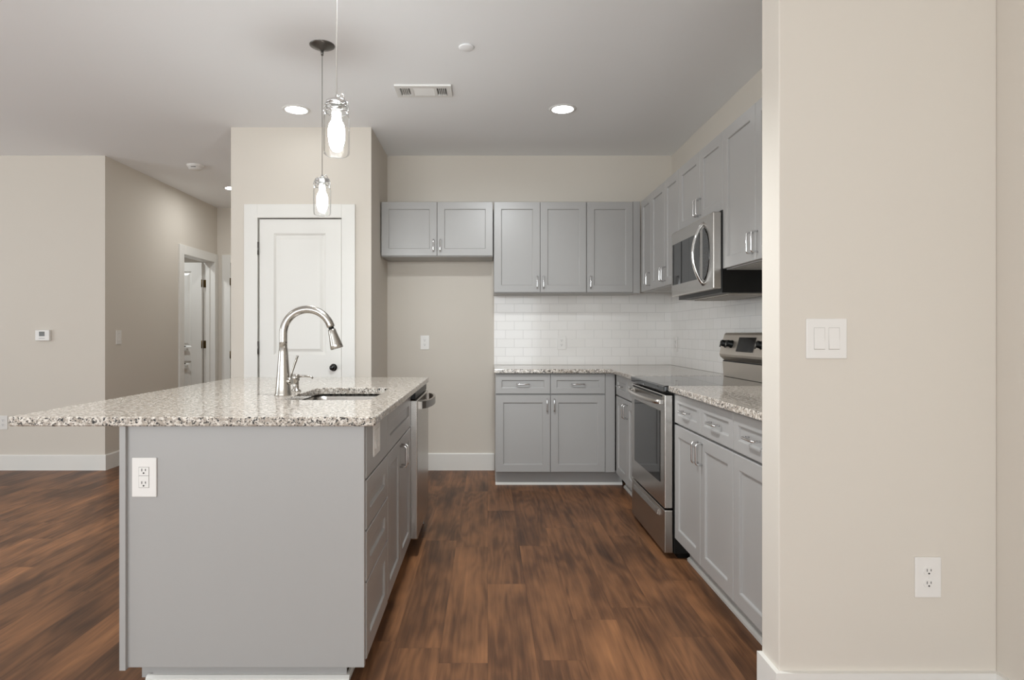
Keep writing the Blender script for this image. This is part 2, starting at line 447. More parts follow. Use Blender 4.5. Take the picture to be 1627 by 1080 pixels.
# baseboards
def bb_prof(h=0.135, t=0.015):
    return [(0, 0), (t, 0), (t, h - 0.008), (t - 0.005, h), (0, h)]
def baseboard(name, kind, a0, a1, pos, sgn, h=0.135):
    """kind 'x': runs along x on a wall facing -y (sgn -1); kind 'y': runs along y on a wall facing sgn*x."""
    m = MB(); pr = bb_prof(h)
    if kind == 'x': m.prism([(pos + sgn * d, z) for d, z in pr], a0, a1, axis='x')
    else: m.prism([(pos + sgn * d, z) for d, z in pr], a0, a1, axis='y')
    return m
struct(baseboard('', 'x', -6.8, X_HALL + 0.015, Y_BACK, -1).build('baseboard_left', M_TRIM))
struct(baseboard('', 'y', Y_BACK, HY0 - 0.11, X_HALL, 1).build('baseboard_hall', M_TRIM))
struct(baseboard('', 'x', XB1, 0.055, Y_BACK, -1, 0.15).build('baseboard_back', M_TRIM))
struct(baseboard('', 'y', Y_BLOCK, Y_BACK - 0.015, XB1, 1).build('baseboard_niche', M_TRIM))
m = MB(); h = 0.128; t = 0.016
m.prism([(X_STUB - t, YS0 - t), (X_STUB, YS0), (X_STUB, YS1), (X_STUB - t, YS1)], 0, h, axis='z')
m.prism([(X_STUB - t, YS0 - t), (X_RIGHT - t, YS0 - t), (X_RIGHT, YS0), (X_STUB, YS0)], 0, h, axis='z')
struct(m.build('baseboard_stub', M_TRIM))
struct(MB().prism([(X_RIGHT - t, -2.6), (X_RIGHT, -2.6), (X_RIGHT, YS0), (X_RIGHT - t, YS0 - t)], 0, h, axis='z').build('baseboard_right', M_TRIM))
struct(baseboard('', 'x', XB0, DX0 - 0.11, Y_BLOCK, -1).build('baseboard_pantry', M_TRIM))

# doors --------------------------------------------------------------
PROF_RAISED = [(0.006, 0.004), (0.016, 0.011), (0.024, 0.011), (0.046, 0.003)]
def door_empty(name, loc):
    o = bpy.data.objects.new(name, None); COL.objects.link(o); o.location = loc; return struct(o)
def hinge(parent, x, y, z, mat, hh=0.09, w=0.012):
    MB().box(x - w, x + w, y - 0.003, y + 0.003, z - hh / 2, z + hh / 2, 0.001).tube([(x, y - 0.006, z - hh / 2), (x, y - 0.006, z + hh / 2)], 0.006, 10).build('hinge', mat, parent)
# pantry door
d1 = door_empty('door_1', ((DX0 + DX1) / 2, Y_BLOCK, 0))
hw = (DX1 - DX0) / 2; cw = 0.102
m = MB()
m.box(-hw - cw, -hw, -0.018, 0.001, 0, DZ + cw, 0.003).box(hw, hw + cw, -0.018, 0.001, 0, DZ + cw, 0.003).box(-hw - 0.001, hw + 0.001, -0.018, 0.001, DZ, DZ + cw, 0.003)
m.build('casing', M_TRIM, d1)
m = MB(); m.box(-hw - 0.02, -hw, 0.001, T, 0, DZ + 0.02).box(hw, hw + 0.02, 0.001, T, 0, DZ + 0.02).box(-hw, hw, 0.001, T, DZ, DZ + 0.02)
m.build('jamb', M_TRIM, d1)
pz = [(-hw + 0.118, hw - 0.118, 0.20, 0.86), (-hw + 0.118, hw - 0.118, 1.03, 1.945)]
leaf = MB().slab(-hw + 0.010, hw - 0.004, 0.012, DZ - 0.009, -0.006, 0.035, pz, PROF_RAISED).build('door_leaf', M_TRIM, d1)
MB().lathe([(0.0, -0.052), (0.015, -0.050), (0.0215, -0.041), (0.0215, -0.033), (0.015, -0.022), (0.012, -0.016), (0.012, -0.008), (0.026, -0.006), (0.028, 0.0)],
           (hw - 0.062, -0.006, 0.936), mat=Matrix.Rotation(-PI / 2, 4, 'X')).build('knob', M_KNOB, leaf)
for z in (1.83, 1.085, 0.25): hinge(leaf, -hw + 0.003, -0.008, z, M_GREYTOP, 0.095, 0.008)
# open door in the hall side wall
d2 = door_empty('door_2', (X_HALL, HY1, 0))
m = MB(); L = HY1 - HY0
m.box(-0.001, 0.018, -L - cw, -L, 0, HZ + cw, 0.003).box(-0.001, 0.018, 0, cw - 0.006, 0, HZ + cw, 0.003).box(-0.001, 0.018, -L, 0, HZ, HZ + cw, 0.003)
m.build('casing', M_TRIM, d2)
m = MB(); m.box(-T, 0, -L - 0.02, -L, 0, HZ + 0.02).box(-T, 0, 0, 0.02, 0, HZ + 0.02).box(-T, 0, -L, 0, HZ, HZ + 0.02)
m.box(-T + 0.035, -T + 0.075, -0.012, 0, 0, HZ).box(-T + 0.035, -T + 0.075, -L, -L + 0.012, 0, HZ)
m.build('jamb', M_TRIM, d2)
pz2 = [(-T - 0.75 + 0.12, -T - 0.13, 0.20, 0.86), (-T - 0.75 + 0.12, -T - 0.13, 1.03, 1.945)]
leaf = MB().slab(-T - 0.75, -T - 0.006, 0.012, HZ - 0.008, -0.038, 0.035, pz2, PROF_RAISED).build('door_leaf', M_TRIM, d2)
for z in (1.80, 1.06, 0.25):
    MB().box(-T - 0.003, -T + 0.030, -0.004, -0.0005, z - 0.046, z + 0.046, 0.001).box(-T - 0.012, -T - 0.003, -0.041, -0.037, z - 0.046, z + 0.046).tube([(-T - 0.004, -0.042, z - 0.046), (-T - 0.004, -0.042, z + 0.046)], 0.007, 10).build('hinge', M_BRONZE, leaf)
for z in (1.02, 0.815):
    m = MB().box(-T - 0.60, -T - 0.165, -0.075, -0.062, z - 0.012, z + 0.008, 0.003)
    for xx in (-T - 0.58, -T - 0.185): m.box(xx - 0.008, xx + 0.008, -0.064, -0.037, z - 0.008, z + 0.004)
    tr = m.build('towel_rail', M_TRIM, leaf)
    MB().box(-T - 0.58, -T - 0.185, -0.074, -0.063, z + 0.0085, z + 0.024, 0.004).build('rail_top', M_GREYTOP, tr)
# door at the end of the hall
d3 = door_empty('door_3', (EX0, Y_HALL, 0)); L = EX1 - EX0
m = MB()
m.box(-cw, 0, -0.018, 0.001, 0, HZ + cw, 0.003).box(L, L + cw, -0.018, 0.001, 0, HZ + cw, 0.003).box(0, L, -0.018, 0.001, HZ, HZ + cw, 0.003)
m.build('casing', M_TRIM, d3)
m = MB(); m.box(-0.02, 0, 0.001, T, 0, HZ + 0.02).box(L, L + 0.02, 0.001, T, 0, HZ + 0.02).box(0, L, 0.001, T, HZ, HZ + 0.02)
m.build('jamb', M_TRIM, d3)
leaf = MB().slab(0.006, L - 0.006, 0.012, HZ - 0.008, 0.0, 0.035, [(0.12, L - 0.12, 0.20, 0.86), (0.12, L - 0.12, 1.03, 1.945)], PROF_RAISED).build('door_leaf', M_TRIM, d3)
for z in (1.83, 0.93, 0.25): hinge(leaf, 0.0, -0.010, z, M_BRONZE, 0.09, 0.012)

# ------------------------------------------------------------------ cabinets
SH = [(0.004, 0.0015), (0.0065, 0.009)]
ST = 0.058
def shaker(x0, x1, z0, z1, name, parent, st=ST):
    g = 0.0015
    return MB().slab(x0 + g, x1 - g, z0 + g, z1 - g, 0.0, 0.020, [(x0 + st, x1 - st, z0 + st, z1 - st)], SH).build(name, M_CAB, parent)
def pull(parent, x, z, vert=True, ln=0.096):
    r = 0.0046; so = 0.030; cr = 0.011; h = ln / 2
    pts = [(0, 0.001, -h)]
    pts += [(0, -so + cr - cr * math.sin(math.radians(a)), -h + cr - cr * math.cos(math.radians(a))) for a in range(0, 91, 18)]
    pts += [(0, y, -z_) for (_, y, z_) in reversed(pts)]
    if vert: P = [(x, y, z + c) for _, y, c in pts]
    else: P = [(x + c, y, z) for _, y, c in pts]
    return MB().tube(P, r, 10).build('handle', M_CHROME, parent)
ZC0 = 0.886     # counter underside
def base_cab(name, label, loc, rz, w, depth, doors, drawers, body_x=(0, None), zd=(0.118, 0.716), zr=(0.724, 0.872), toe=0.085, toe_x=None, fill=None, hollow=False, shoe=True):
    """doors: (x0, x1, handle_x or None); drawers: (x0, x1, z0, z1, 'shaker'/'flat', handle bool)."""
    t = thing(name, label, 'cabinet', loc, rz)
    bx0, bx1 = body_x[0], (w if body_x[1] is None else body_x[1])
    m = MB(); zt = ZC0 - 0.0005
    if hollow:
        m.box(bx0, bx0 + 0.016, 0.021, depth, 0.112, zt).box(bx1 - 0.016, bx1, 0.021, depth, 0.112, zt)
        m.box(bx0 + 0.016, bx1 - 0.016, depth - 0.016, depth, 0.112, zt).box(bx0 + 0.016, bx1 - 0.016, 0.021, depth - 0.016, 0.112, 0.128)
        m.box(bx0 + 0.016, bx1 - 0.016, 0.021, 0.037, 0.85, zt)
    else: m.box(bx0, bx1, 0.021, depth, 0.112, zt, 0.001)
    m.build('body', M_CAB, t)
    tx = toe_x or (bx0, bx1)
    MB().box(tx[0], tx[1], toe, depth, 0.0, 0.1115).build('toe_kick', M_CAB, t)
    if shoe:
        MB().prism([(toe - 0.014, 0.0), (toe, 0.0), (toe, 0.019), (toe - 0.005, 0.019), (toe - 0.014, 0.012)], tx[0], tx[1], axis='x').build('shoe_molding', M_TRIM, t)
    if fill: MB().box(fill[0], fill[1], 0.004, 0.0215, zd[0], ZC0 - 0.002).build('filler_strip', M_CAB, t)
    for x0, x1, hx in doors:
        d = shaker(x0, x1, zd[0], zd[1], 'door', t)
        if hx is not None: pull(d, hx, zd[1] - 0.078)
    for x0, x1, z0, z1, kind, hd in drawers:
        if kind == 'flat': d = MB().slab(x0 + .0015, x1 - .0015, z0 + .0015, z1 - .0015, 0.0, 0.02, [], SH).build('drawer', M_CAB, t)
        else: d = shaker(x0, x1, z0, z1, 'drawer', t, min(ST, (z1 - z0) * 0.30) if kind == 'slim' else ST)
        if hd: pull(d, (x0 + x1) / 2, (z0 + z1) / 2, False)
    return t
RL = -PI / 2
# back run, two doors and two drawers
XA = 0.060
base_cab('base_cabinet', 'grey two-door two-drawer base cabinet against the back wall under the backsplash', (XA, 4.80, 0), 0, 0.925, 0.605,
         [(0.0, 0.4255, 0.4255 - 0.028), (0.4255, 0.851, 0.4255 + 0.028)],
         [(0.0, 0.4255, 0.724, 0.878, 'slim', True), (0.4255, 0.851, 0.724, 0.878, 'slim', True)], fill=(0.852, 0.925), toe_x=(0.0, 1.0), toe=0.095)
# right run, beyond the range
base_cab('base_cabinet', 'grey narrow base cabinet in the corner beyond the range', (0.985, 4.765, 0), RL, 0.745, 0.615,
         [(0.01, 0.376, 0.376 - 0.028), (0.376, 0.742, 0.376 + 0.028)],
         [(0.01, 0.376, 0.724, 0.878, 'slim', True), (0.376, 0.742, 0.724, 0.878, 'slim', True)], body_x=(-0.02, 0.742), toe_x=(-0.03, 0.742), toe=0.080)
# right run, near side
base_cab('base_cabinet', 'grey two-door base cabinet between the range and the narrower cabinet', (0.980, 3.252, 0), RL, 0.776, 0.62,
         [(0.0, 0.391, 0.391 - 0.028), (0.391, 0.776, 0.391 + 0.028)],
         [(0.0, 0.391, 0.724, 0.878, 'slim', True), (0.391, 0.776, 0.724, 0.878, 'slim', True)], toe=0.080)
base_cab('base_cabinet', 'grey base cabinet cut off by the wall with the light switch', (0.980, 2.475, 0), RL, 0.392, 0.62,
         [(0.0, 0.392, 0.35)], [(0.0, 0.392, 0.724, 0.878, 'slim', True)], toe=0.080)
# island
XI = -0.408
isl = base_cab('island_cabinet', 'grey drawer stack at the near end of the island with wide blank end panel', (XI, 2.068, 0), PI / 2, 0.460, 0.79, [],
         [(0.020, 0.459, 0.700, 0.878, 'flat', False), (0.020, 0.459, 0.527, 0.697, 'slim2', False), (0.020, 0.459, 0.354, 0.524, 'slim2', False), (0.020, 0.459, 0.092, 0.351, 'slim2', False)],
         body_x=(0.02, 0.459), toe_x=(0.08, 0.459), toe=0.09, shoe=False)
MB().box(0.0, 0.0195, 0.004, 0.812, 0.077, ZC0 - 0.0005, 0.0012).build('end_panel', M_CAB, isl)
MB().box(-0.012, 0.030, 0.7935, 0.8145, 0.072, ZC0 - 0.0008, 0.0015).build('corner_post', M_CAB, isl)
MB().box(0.068, 0.080, 0.078, 0.745, 0.0, 0.076).build('end_toe_kick', M_CAB, isl)
m = MB(); m.prism([(0.050, 0.0), (0.068, 0.0), (0.068, 0.019), (0.060, 0.019), (0.050, 0.012)], 0.066, 0.762, axis='y')
m.prism([(0.066, 0.0), (0.078, 0.0), (0.078, 0.019), (0.070, 0.019), (0.066, 0.012)], 0.068, 0.46, axis='x')
m.build('shoe_molding', M_TRIM, isl)
base_cab('island_cabinet', 'grey two-door sink base in the island beside the dishwasher', (XI, 2.528, 0), PI / 2, 0.752, 0.79,
         [(0.0, 0.376, 0.376 - 0.026), (0.376, 0.751, 0.376 + 0.026)], [(0.0, 0.751, 0.700, 0.878, 'shaker2', False)], zd=(0.098, 0.697), toe=0.09, hollow=True)

# wall cabinets
def wall_cab(name, label, loc, rz, w, z0, z1, depth, doors, body_x=None, fill=None):
    t = thing(name, label, 'cabinet', (loc[0], loc[1], z0), rz)
    bx = body_x or (0, w); h = z1 - z0
    m = MB().box(bx[0], bx[1], 0.021, depth, 0.0, h, 0.001); m.build('body', M_CAB, t)
    MB().box(bx[0] + 0.016, bx[1] - 0.016, 0.038, depth - 0.002, -0.0012, 0.0).build('underside', M_CABIN, t)
    if fill: MB().box(fill[0], fill[1], 0.004, 0.0215, 0.0, h).build('filler_strip', M_CAB, t)
    for x0, x1, hx in doors:
        d = shaker(x0, x1, 0.004, h - 0.002, 'door', t)
        if hx is not None: pull(d, hx, 0.088)
    return t
YU = 5.055; ZU0, ZU1 = 1.522, 2.268
wall_cab('wall_cabinet', 'short grey two-door wall cabinet over the empty refrigerator space', (-0.870, YU, 0), 0, 0.912, 1.820, ZU1, 0.354,
         [(0.0, 0.456, 0.456 - 0.028), (0.456, 0.912, 0.456 + 0.028)])
wall_cab('wall_cabinet', 'tall grey two-door wall cabinet on the back wall beside the refrigerator space', (0.050, YU, 0), 0, 0.757, ZU0, ZU1, 0.354,
         [(0.0, 0.3775, 0.3775 - 0.026), (0.3775, 0.755, 0.3775 + 0.026)])
wall_cab('wall_cabinet', 'tall grey single-door wall cabinet at the corner of the back wall', (0.8072, YU, 0), 0, 0.437, ZU0, ZU1, 0.354,
         [(0.0, 0.378, 0.028)], body_x=(0, 0.415), fill=(0.379, 0.437))
XU = 1.245; DU = X_RIGHT - XU - 0.001
wall_cab('wall_cabinet', 'grey single-door wall cabinet at the far end of the right wall', (XU, 5.050, 0), RL, 0.315, ZU0, ZU1, DU,
         [(0.016, 0.314, 0.286)], body_x=(0.0, 0.315))
wall_cab('wall_cabinet', 'tall grey two-door wall cabinet on the right wall beyond the microwave', (XU, 4.733, 0), RL, 0.690, ZU0, ZU1, DU,
         [(0.0, 0.362, 0.362 - 0.026), (0.362, 0.690, 0.362 + 0.026)])
wall_cab('wall_cabinet', 'short grey two-door wall cabinet directly above the microwave', (XU, 4.041, 0), RL, 0.754, 1.842, ZU1, DU,
         [(0.0, 0.396, 0.396 - 0.024), (0.396, 0.754, 0.396 + 0.024)])
wall_cab('wall_cabinet', 'tall grey wall cabinet on the right wall nearest the switch wall', (XU, 3.285, 0), RL, 0.80, ZU0 + 0.006, ZU1, DU,
         [(0.0, 0.399, 0.399 - 0.026), (0.399, 0.80, 0.399 + 0.026)])

# ------------------------------------------------------------------ countertops
ZT = 0.917
def offset_poly(poly, d):
    n = len(poly); out = []
    for i in range(n):
        p0, p1, p2 = Vector(poly[i - 1]), Vector(poly[i]), Vector(poly[(i + 1) % n])
        e1, e2 = (p1 - p0).normalized(), (p2 - p1).normalized()
        n1, n2 = Vector((-e1.y, e1.x)), Vector((-e2.y, e2.x))
        b = (n1 + n2); b = b / max(1e-6, b.dot(n1))
        out.append(tuple(p1 + b * d))
    return out
def rrect(x0, x1, y0, y1, r, n=6):
    return (arc(x1 - r, y0 + r, r, -90, 0, n) + arc(x1 - r, y1 - r, r, 0, 90, n) + arc(x0 + r, y1 - r, r, 90, 180, n) + arc(x0 + r, y0 + r, r, 180, 270, n))
def counter(poly, hole=None, z0=ZC0, z1=ZT, ch=0.004):
    """poly counter-clockwise; hole counter-clockwise."""
    b = bmesh.new()
    levels = [(offset_poly(poly, ch), z0), (poly, z0 + ch), (poly, z1 - ch), (offset_poly(poly, ch * 0.3), z1 - ch * 0.3), (offset_poly(poly, ch), z1)]
    rings = [[b.verts.new((x, y, z)) for x, y in pl] for pl, z in levels]
    n = len(poly)
    for a, c in zip(rings[:-1], rings[1:]):
        for i in range(n): b.faces.new((a[i], a[(i + 1) % n], c[(i + 1) % n], c[i]))
    def cap(outer, inner):
        es = []
        for lp in ([outer] + ([inner] if inner else [])):
            for i in range(len(lp)):
                e = b.edges.get((lp[i], lp[(i + 1) % len(lp)])) or b.edges.new((lp[i], lp[(i + 1) % len(lp)]))
                es.append(e)
        bmesh.ops.triangle_fill(b, use_beauty=True, use_dissolve=False, edges=es)
    hi = ho = None
    if hole:
        lv = [(offset_poly(hole, -0.002), z1), (hole, z1 - 0.002), (hole, z0)]
        hr = [[b.verts.new((x, y, z)) for x, y in pl] for pl, z in lv]
        for a, c in zip(hr[:-1], hr[1:]):
            for i in range(len(hole)): b.faces.new((a[i], c[i], c[(i + 1) % len(hole)], a[(i + 1) % len(hole)]))
        hi, ho = hr[0], hr[-1]
    cap(rings[-1], hi); cap(rings[0], ho)
    m = MB(); m.merge(b); return m
HX0, HX1, HY_0, HY_1 = -0.855, -0.487, 2.552, 3.130
IX0, IX1, IY0, IY1 = -1.580, -0.370, 2.032, 3.900
o = counter(rrect(IX0, IX1, IY0, IY1, 0.018, 4), rrect(HX0, HX1, HY_0, HY_1, 0.045, 6)).build('countertop', M_GRAN)
tag(o, 'large speckled granite countertop on the island with overhang and sink cutout', 'countertop')
YF = 4.762; XF = 0.948
o = counter([(0.050, YF), (XF, YF), (XF, 4.022), (X_RIGHT - 0.001, 4.022), (X_RIGHT - 0.001, Y_BACK - 0.001), (0.050, Y_BACK - 0.001)]).build('countertop', M_GRAN)
tag(o, 'granite countertop turning the corner below the white tile backsplash', 'countertop')
o = counter([(XF, 2.082), (X_RIGHT - 0.001, 2.082), (X_RIGHT - 0.001, 3.254), (XF, 3.254)]).build('countertop', M_GRAN)
tag(o, 'short granite countertop between the range and the wall with switches', 'countertop')
# sink bowl
b = MB(); lo = rrect(HX0 - 0.006, HX1 + 0.006, HY_0 - 0.006, HY_1 + 0.006, 0.05, 6); fl = offset_poly(lo, -0.008); li = offset_poly(lo, 0.022); lf = offset_poly(lo, 0.06)
rows = [(fl, ZC0 - 0.0005), (lo, ZC0 - 0.0005), (offset_poly(lo, 0.004), 0.84), (offset_poly(lo, 0.012), 0.72), (li, 0.700), (lf, 0.690)]
rg = [[b.bm.verts.new((x, y, z)) for x, y in pl] for pl, z in rows]
for a, c in zip(rg[:-1], rg[1:]):
    for i in range(len(lo)):
        f = b.bm.faces.new((a[i], a[(i + 1) % len(lo)], c[(i + 1) % len(lo)], c[i])); f.smooth = True
b.bm.faces.new(rg[-1])
sk = thing('sink', 'stainless undermount sink bowl set into the island countertop', 'sink', (0, 0, 0))
b.build('bowl', M_STEEL, sk)
MB().lathe([(0.0, 0.694), (0.035, 0.694), (0.043, 0.6925), (0.045, 0.6905)], ((HX0 + HX1) / 2, (HY_0 + HY_1) / 2, 0)).build('drain', M_CHROME, sk)

# faucet
fx, fy = -0.905, 2.744
fa = thing('faucet', 'tall brushed nickel pull-down faucet arching over the island sink', 'faucet', (fx, fy, ZT))
MB().lathe([(0.0, 0.0), (0.037, 0.0), (0.037, 0.004), (0.034, 0.012), (0.030, 0.06), (0.0245, 0.13), (0.020, 0.19), (0.0178, 0.212), (0.0170, 0.2135), (0.0, 0.2135)]).build('body', M_NICKEL, fa)
R = 0.1075; zc = 0.273
pts = [(0, 0, 0.212), (0, 0, 0.24)] + [(R - R * math.cos(math.radians(a)), 0, zc + R * math.sin(math.radians(a))) for a in range(0, 165, 8)]
th = math.radians(164)
pe = Vector((R - R * math.cos(th), 0, zc + R * math.sin(th))); dr = Vector((math.sin(th), 0, math.cos(th))).normalized()
pts.append(tuple(pe))
MB().tube(pts, 0.0172, 20).build('spout', M_NICKEL, fa)
hd = MB().tube([pe + dr * 0.010, pe + dr * 0.016, pe + dr * 0.035, pe + dr * 0.080, pe + dr * 0.096, pe + dr * 0.099], [0.0150, 0.0172, 0.0190, 0.0262, 0.0285, 0.0260], 24).build('spray_head', M_NICKEL, fa)
MB().tube([pe - dr * 0.002, pe + dr * 0.012], 0.012, 16).build('neck_ring', M_BLACK, fa)
lv = MB().tube([(0.020, -0.004, 0.062), (0.040, -0.006, 0.066)], [0.019, 0.016], 18).tube([(0.034, -0.006, 0.07), (0.040, -0.006, 0.10), (0.057, -0.007, 0.150), (0.066, -0.008, 0.176)], [0.0075, 0.0072, 0.0085, 0.0092], 12, flat=0.55)
lv.build('lever', M_NICKEL, fa)
sd = thing('soap_dispenser', 'small nickel soap dispenser pump behind the faucet', 'soap dispenser', (-0.905, 2.925, ZT))
MB().lathe([(0.0, 0), (0.024, 0), (0.024, 0.004), (0.020, 0.009), (0.014, 0.012), (0.013, 0.05), (0.0165, 0.053), (0.0165, 0.078), (0.012, 0.082), (0, 0.082)]).build('body', M_NICKEL, sd)
MB().tube([(0.0, 0, 0.072), (0.045, 0, 0.073), (0.072, 0, 0.070), (0.080, 0, 0.062)], [0.006, 0.0052, 0.005, 0.0045], 10).build('spout', M_NICKEL, sd)

# ------------------------------------------------------------------ backsplash tile
o = MB().box(0.055, X_RIGHT - 0.008, Y_BACK - 0.008, Y_BACK - 0.0002, ZT + 0.001, ZU0 + 0.02).build('tile_backsplash', M_TILE_B)
tag(o, 'white subway tile backsplash on the back wall under the wall cabinets', 'backsplash')
o = MB().box(X_RIGHT - 0.008, X_RIGHT - 0.0002, YS1 + 0.001, Y_BACK - 0.0002, ZT + 0.001, ZU0 - 0.003).build('tile_backsplash', M_TILE_R)
tag(o, 'white subway tile backsplash on the right wall behind the range', 'backsplash')

# ------------------------------------------------------------------ range
rw = 0.757
rg_ = thing('range', 'freestanding stainless electric range with black glass cooktop and rear knobs', 'range', (0.928, 4.019, 0), RL)
MB().box(0.002, rw - 0.002, 0.052, 0.66, 0.03, 0.880, 0.003).box(0.03, rw - 0.03, 0.08, 0.64, 0.0, 0.031).build('body', M_BLACK, rg_)
MB().box(0.0, rw, 0.0, 0.66, 0.8805, 0.916, 0.006, 3).build('cooktop', M_BGLASS, rg_)
od = MB().box(0.008, rw - 0.008, 0.004, 0.050, 0.268, 0.868, 0.005, 3).build('oven_door', M_STEEL, rg_)
MB().box(0.09, rw - 0.09, 0.001, 0.0045, 0.39, 0.775, 0.001).build('oven_window', M_BGLASS, od)
m = MB(); xs = [0.03 + (rw - 0.06) * i / 16 for i in range(17)]
m.tube([(x, -0.012 - 0.040 * math.sin(PI * i / 16) ** 0.6, 0.828) for i, x in enumerate(xs)], 0.013, 14)
m.box(0.018, 0.045, -0.02, 0.005, 0.814, 0.842, 0.004).box(rw - 0.045, rw - 0.018, -0.02, 0.005, 0.814, 0.842, 0.004)
m.build('handle', M_STEEL, od)
MB().box(0.05, rw - 0.05, 0.0025, 0.0045, 0.852, 0.862).build('vent_slot', M_DARK, od)
dr_ = MB().box(0.008, rw - 0.008, 0.004, 0.050, 0.032, 0.258, 0.005, 3).build('drawer', M_STEELV, rg_)
MB().prism([(-0.010, 0.212), (0.005, 0.205), (0.005, 0.240), (-0.004, 0.240)], 0.10, rw - 0.10, axis='x', bev=0.001).build('drawer_handle', M_STEEL, dr_)
# backguard: profile in (depth, z)
bgp = [(0.600, 0.9165), (0.592, 1.012), (0.604, 1.020), (0.576, 1.046), (0.572, 1.062), (0.604, 1.182), (0.614, 1.196), (0.660, 1.196), (0.660, 0.9165)]
bgd = MB().prism(bgp, 0.0, rw, axis='x', bev=0.002).build('backguard', M_STEELB, rg_)
MB().box(0.01, rw - 0.01, 0.5935, 0.600, 1.010, 1.020).build('shadow_gap', M_DARK, bgd)
sl = math.atan2(0.604 - 0.572, 1.182 - 1.062)
RX = Matrix.Rotation(sl, 4, 'X')
def on_face(z): return 0.572 + (z - 1.062) * math.tan(sl)
for kx in (0.075, 0.165, rw - 0.165, rw - 0.075):
    k = MB(); k.lathe([(0.0, 0.034), (0.017, 0.034), (0.020, 0.030), (0.021, 0.010), (0.025, 0.006), (0.025, -0.002)], (kx, on_face(1.125), 1.125), 20,
                      mat=Matrix.Rotation(PI / 2 - sl, 4, 'X'))
    ko = k.build('knob', M_BLACK, bgd)
    p = on_face(1.125)
    k2 = MB(); k2.tube([(kx, p - 0.040, 1.106), (kx, p - 0.032, 1.144)], 0.0045, 8); k2.build('knob_grip', M_GREYTOP, ko)
m = MB(); a0, a1 = 0.26, rw - 0.26
z0, z1 = 1.082, 1.168
m.face([(a0, on_face(z0) - 0.003, z0), (a1, on_face(z0) - 0.003, z0), (a1, on_face(z1) - 0.003, z1), (a0, on_face(z1) - 0.003, z1)])
m.face([(a0, on_face(z0) + 0.004, z0), (a1, on_face(z0) + 0.004, z0), (a1, on_face(z1) + 0.004, z1), (a0, on_face(z1) + 0.004, z1)])
bmesh.ops.convex_hull(m.bm, input=m.bm.verts)
m.build('display', M_BGLASS, bgd)

# ------------------------------------------------------------------ microwave
mw_w = 0.745
mw = thing('microwave', 'stainless over-the-range microwave with curved handle under the short cabinet', 'microwave', (1.195, 4.032, 1.408), RL)
MB().box(0.003, mw_w, 0.046, X_RIGHT - 1.195 - 0.010, 0.0, 0.431, 0.002).build('body', M_BLACK, mw)
md = MB().box(0.0, mw_w, 0.0, 0.045, 0.020, 0.430, 0.006, 3).build('door', M_STEEL, mw)
MB().box(0.028, 0.535, -0.0025, 0.002, 0.092, 0.352, 0.001).build('window', M_BGLASS, md)
cp = arc(0.535, 0.222, 0.150, -66, 66, 14)
cx0 = 0.590
MB().prism([(cx0, 0.085)] + [(cx0 + 0.098 * math.cos(math.radians(a)), 0.222 + 0.150 * math.sin(math.radians(a))) for a in range(-75, 76, 10)] + [(cx0, 0.36)], -0.003, 0.002, axis='y').build('control_panel', M_BGLASS, md)
for i in range(9):
    for j in range(2):
        zz = 0.115 + i * 0.026; xx = cx0 + 0.030 + j * 0.026
        MB().box(xx, xx + 0.010, -0.0042, -0.0028, zz, zz + 0.006).build('button', M_GREYTOP, md)
hp = []
for i in range(21):
    f = i / 20; hp.append((0.592, 0.002 - 0.060 * math.sin(PI * f) ** 0.75, 0.052 + 0.345 * f))
MB().tube(hp, 0.0125, 14, flat=0.7).build('handle', M_CHROME, md)
m = MB().box(0.05, mw_w - 0.05, 0.10, 0.34, -0.006, 0.001, 0.002)
for i in range(14): m.box(0.08 + i * 0.042, 0.10 + i * 0.042, 0.12, 0.32, -0.010, -0.005)
m.build('grease_filter', M_STEELV, mw)

# ------------------------------------------------------------------ dishwasher
dw = thing('dishwasher', 'stainless dishwasher with bowed bar handle at the far end of the island', 'dishwasher', (-0.372, 3.284, 0), PI / 2)
MB().box(0.004, 0.596, 0.060, 0.70, 0.095, 0.880, 0.002).build('body', M_BLACK, dw)
MB().box(0.004, 0.596, 0.012, 0.059, 0.842, 0.884, 0.002).build('control_panel', M_BLACK, dw)
dd = MB().box(0.002, 0.598, 0.0, 0.058, 0.098, 0.838, 0.006, 3).build('door', M_STEEL, dw)
m = MB(); pts = [(0.06 + 0.48 * i / 16, -0.012 - 0.048 * math.sin(PI * i / 16) ** 0.55, 0.805) for i in range(17)]
b = m
rws = []
for (x, y, z) in pts:
    rws.append([b.bm.verts.new((x, y + dy, z + dz)) for dy, dz in ((-0.006, -0.020), (0.006, -0.020), (0.006, 0.020), (-0.006, 0.020))])
for a, c in zip(rws[:-1], rws[1:]):
    for k in range(4): b.bm.faces.new((a[k], a[(k + 1) % 4], c[(k + 1) % 4], c[k]))
b.bm.faces.new(rws[0]); b.bm.faces.new(rws[-1])
b.box(0.045, 0.065, -0.016, 0.002, 0.785, 0.825).box(0.535, 0.555, -0.016, 0.002, 0.785, 0.825)
m.build('handle', M_STEELV, dd)
MB().box(0.01, 0.59, 0.085, 0.6, 0.0, 0.094).build('toe_kick', M_BLACK, dw)
o = MB().box(-0.40, -1.20, 3.884, 3.896, 0.0, ZC0 - 0.0005).build('island_end_panel', M_CAB)
tag(o, 'grey panel closing the far end of the island past the dishwasher', 'panel')

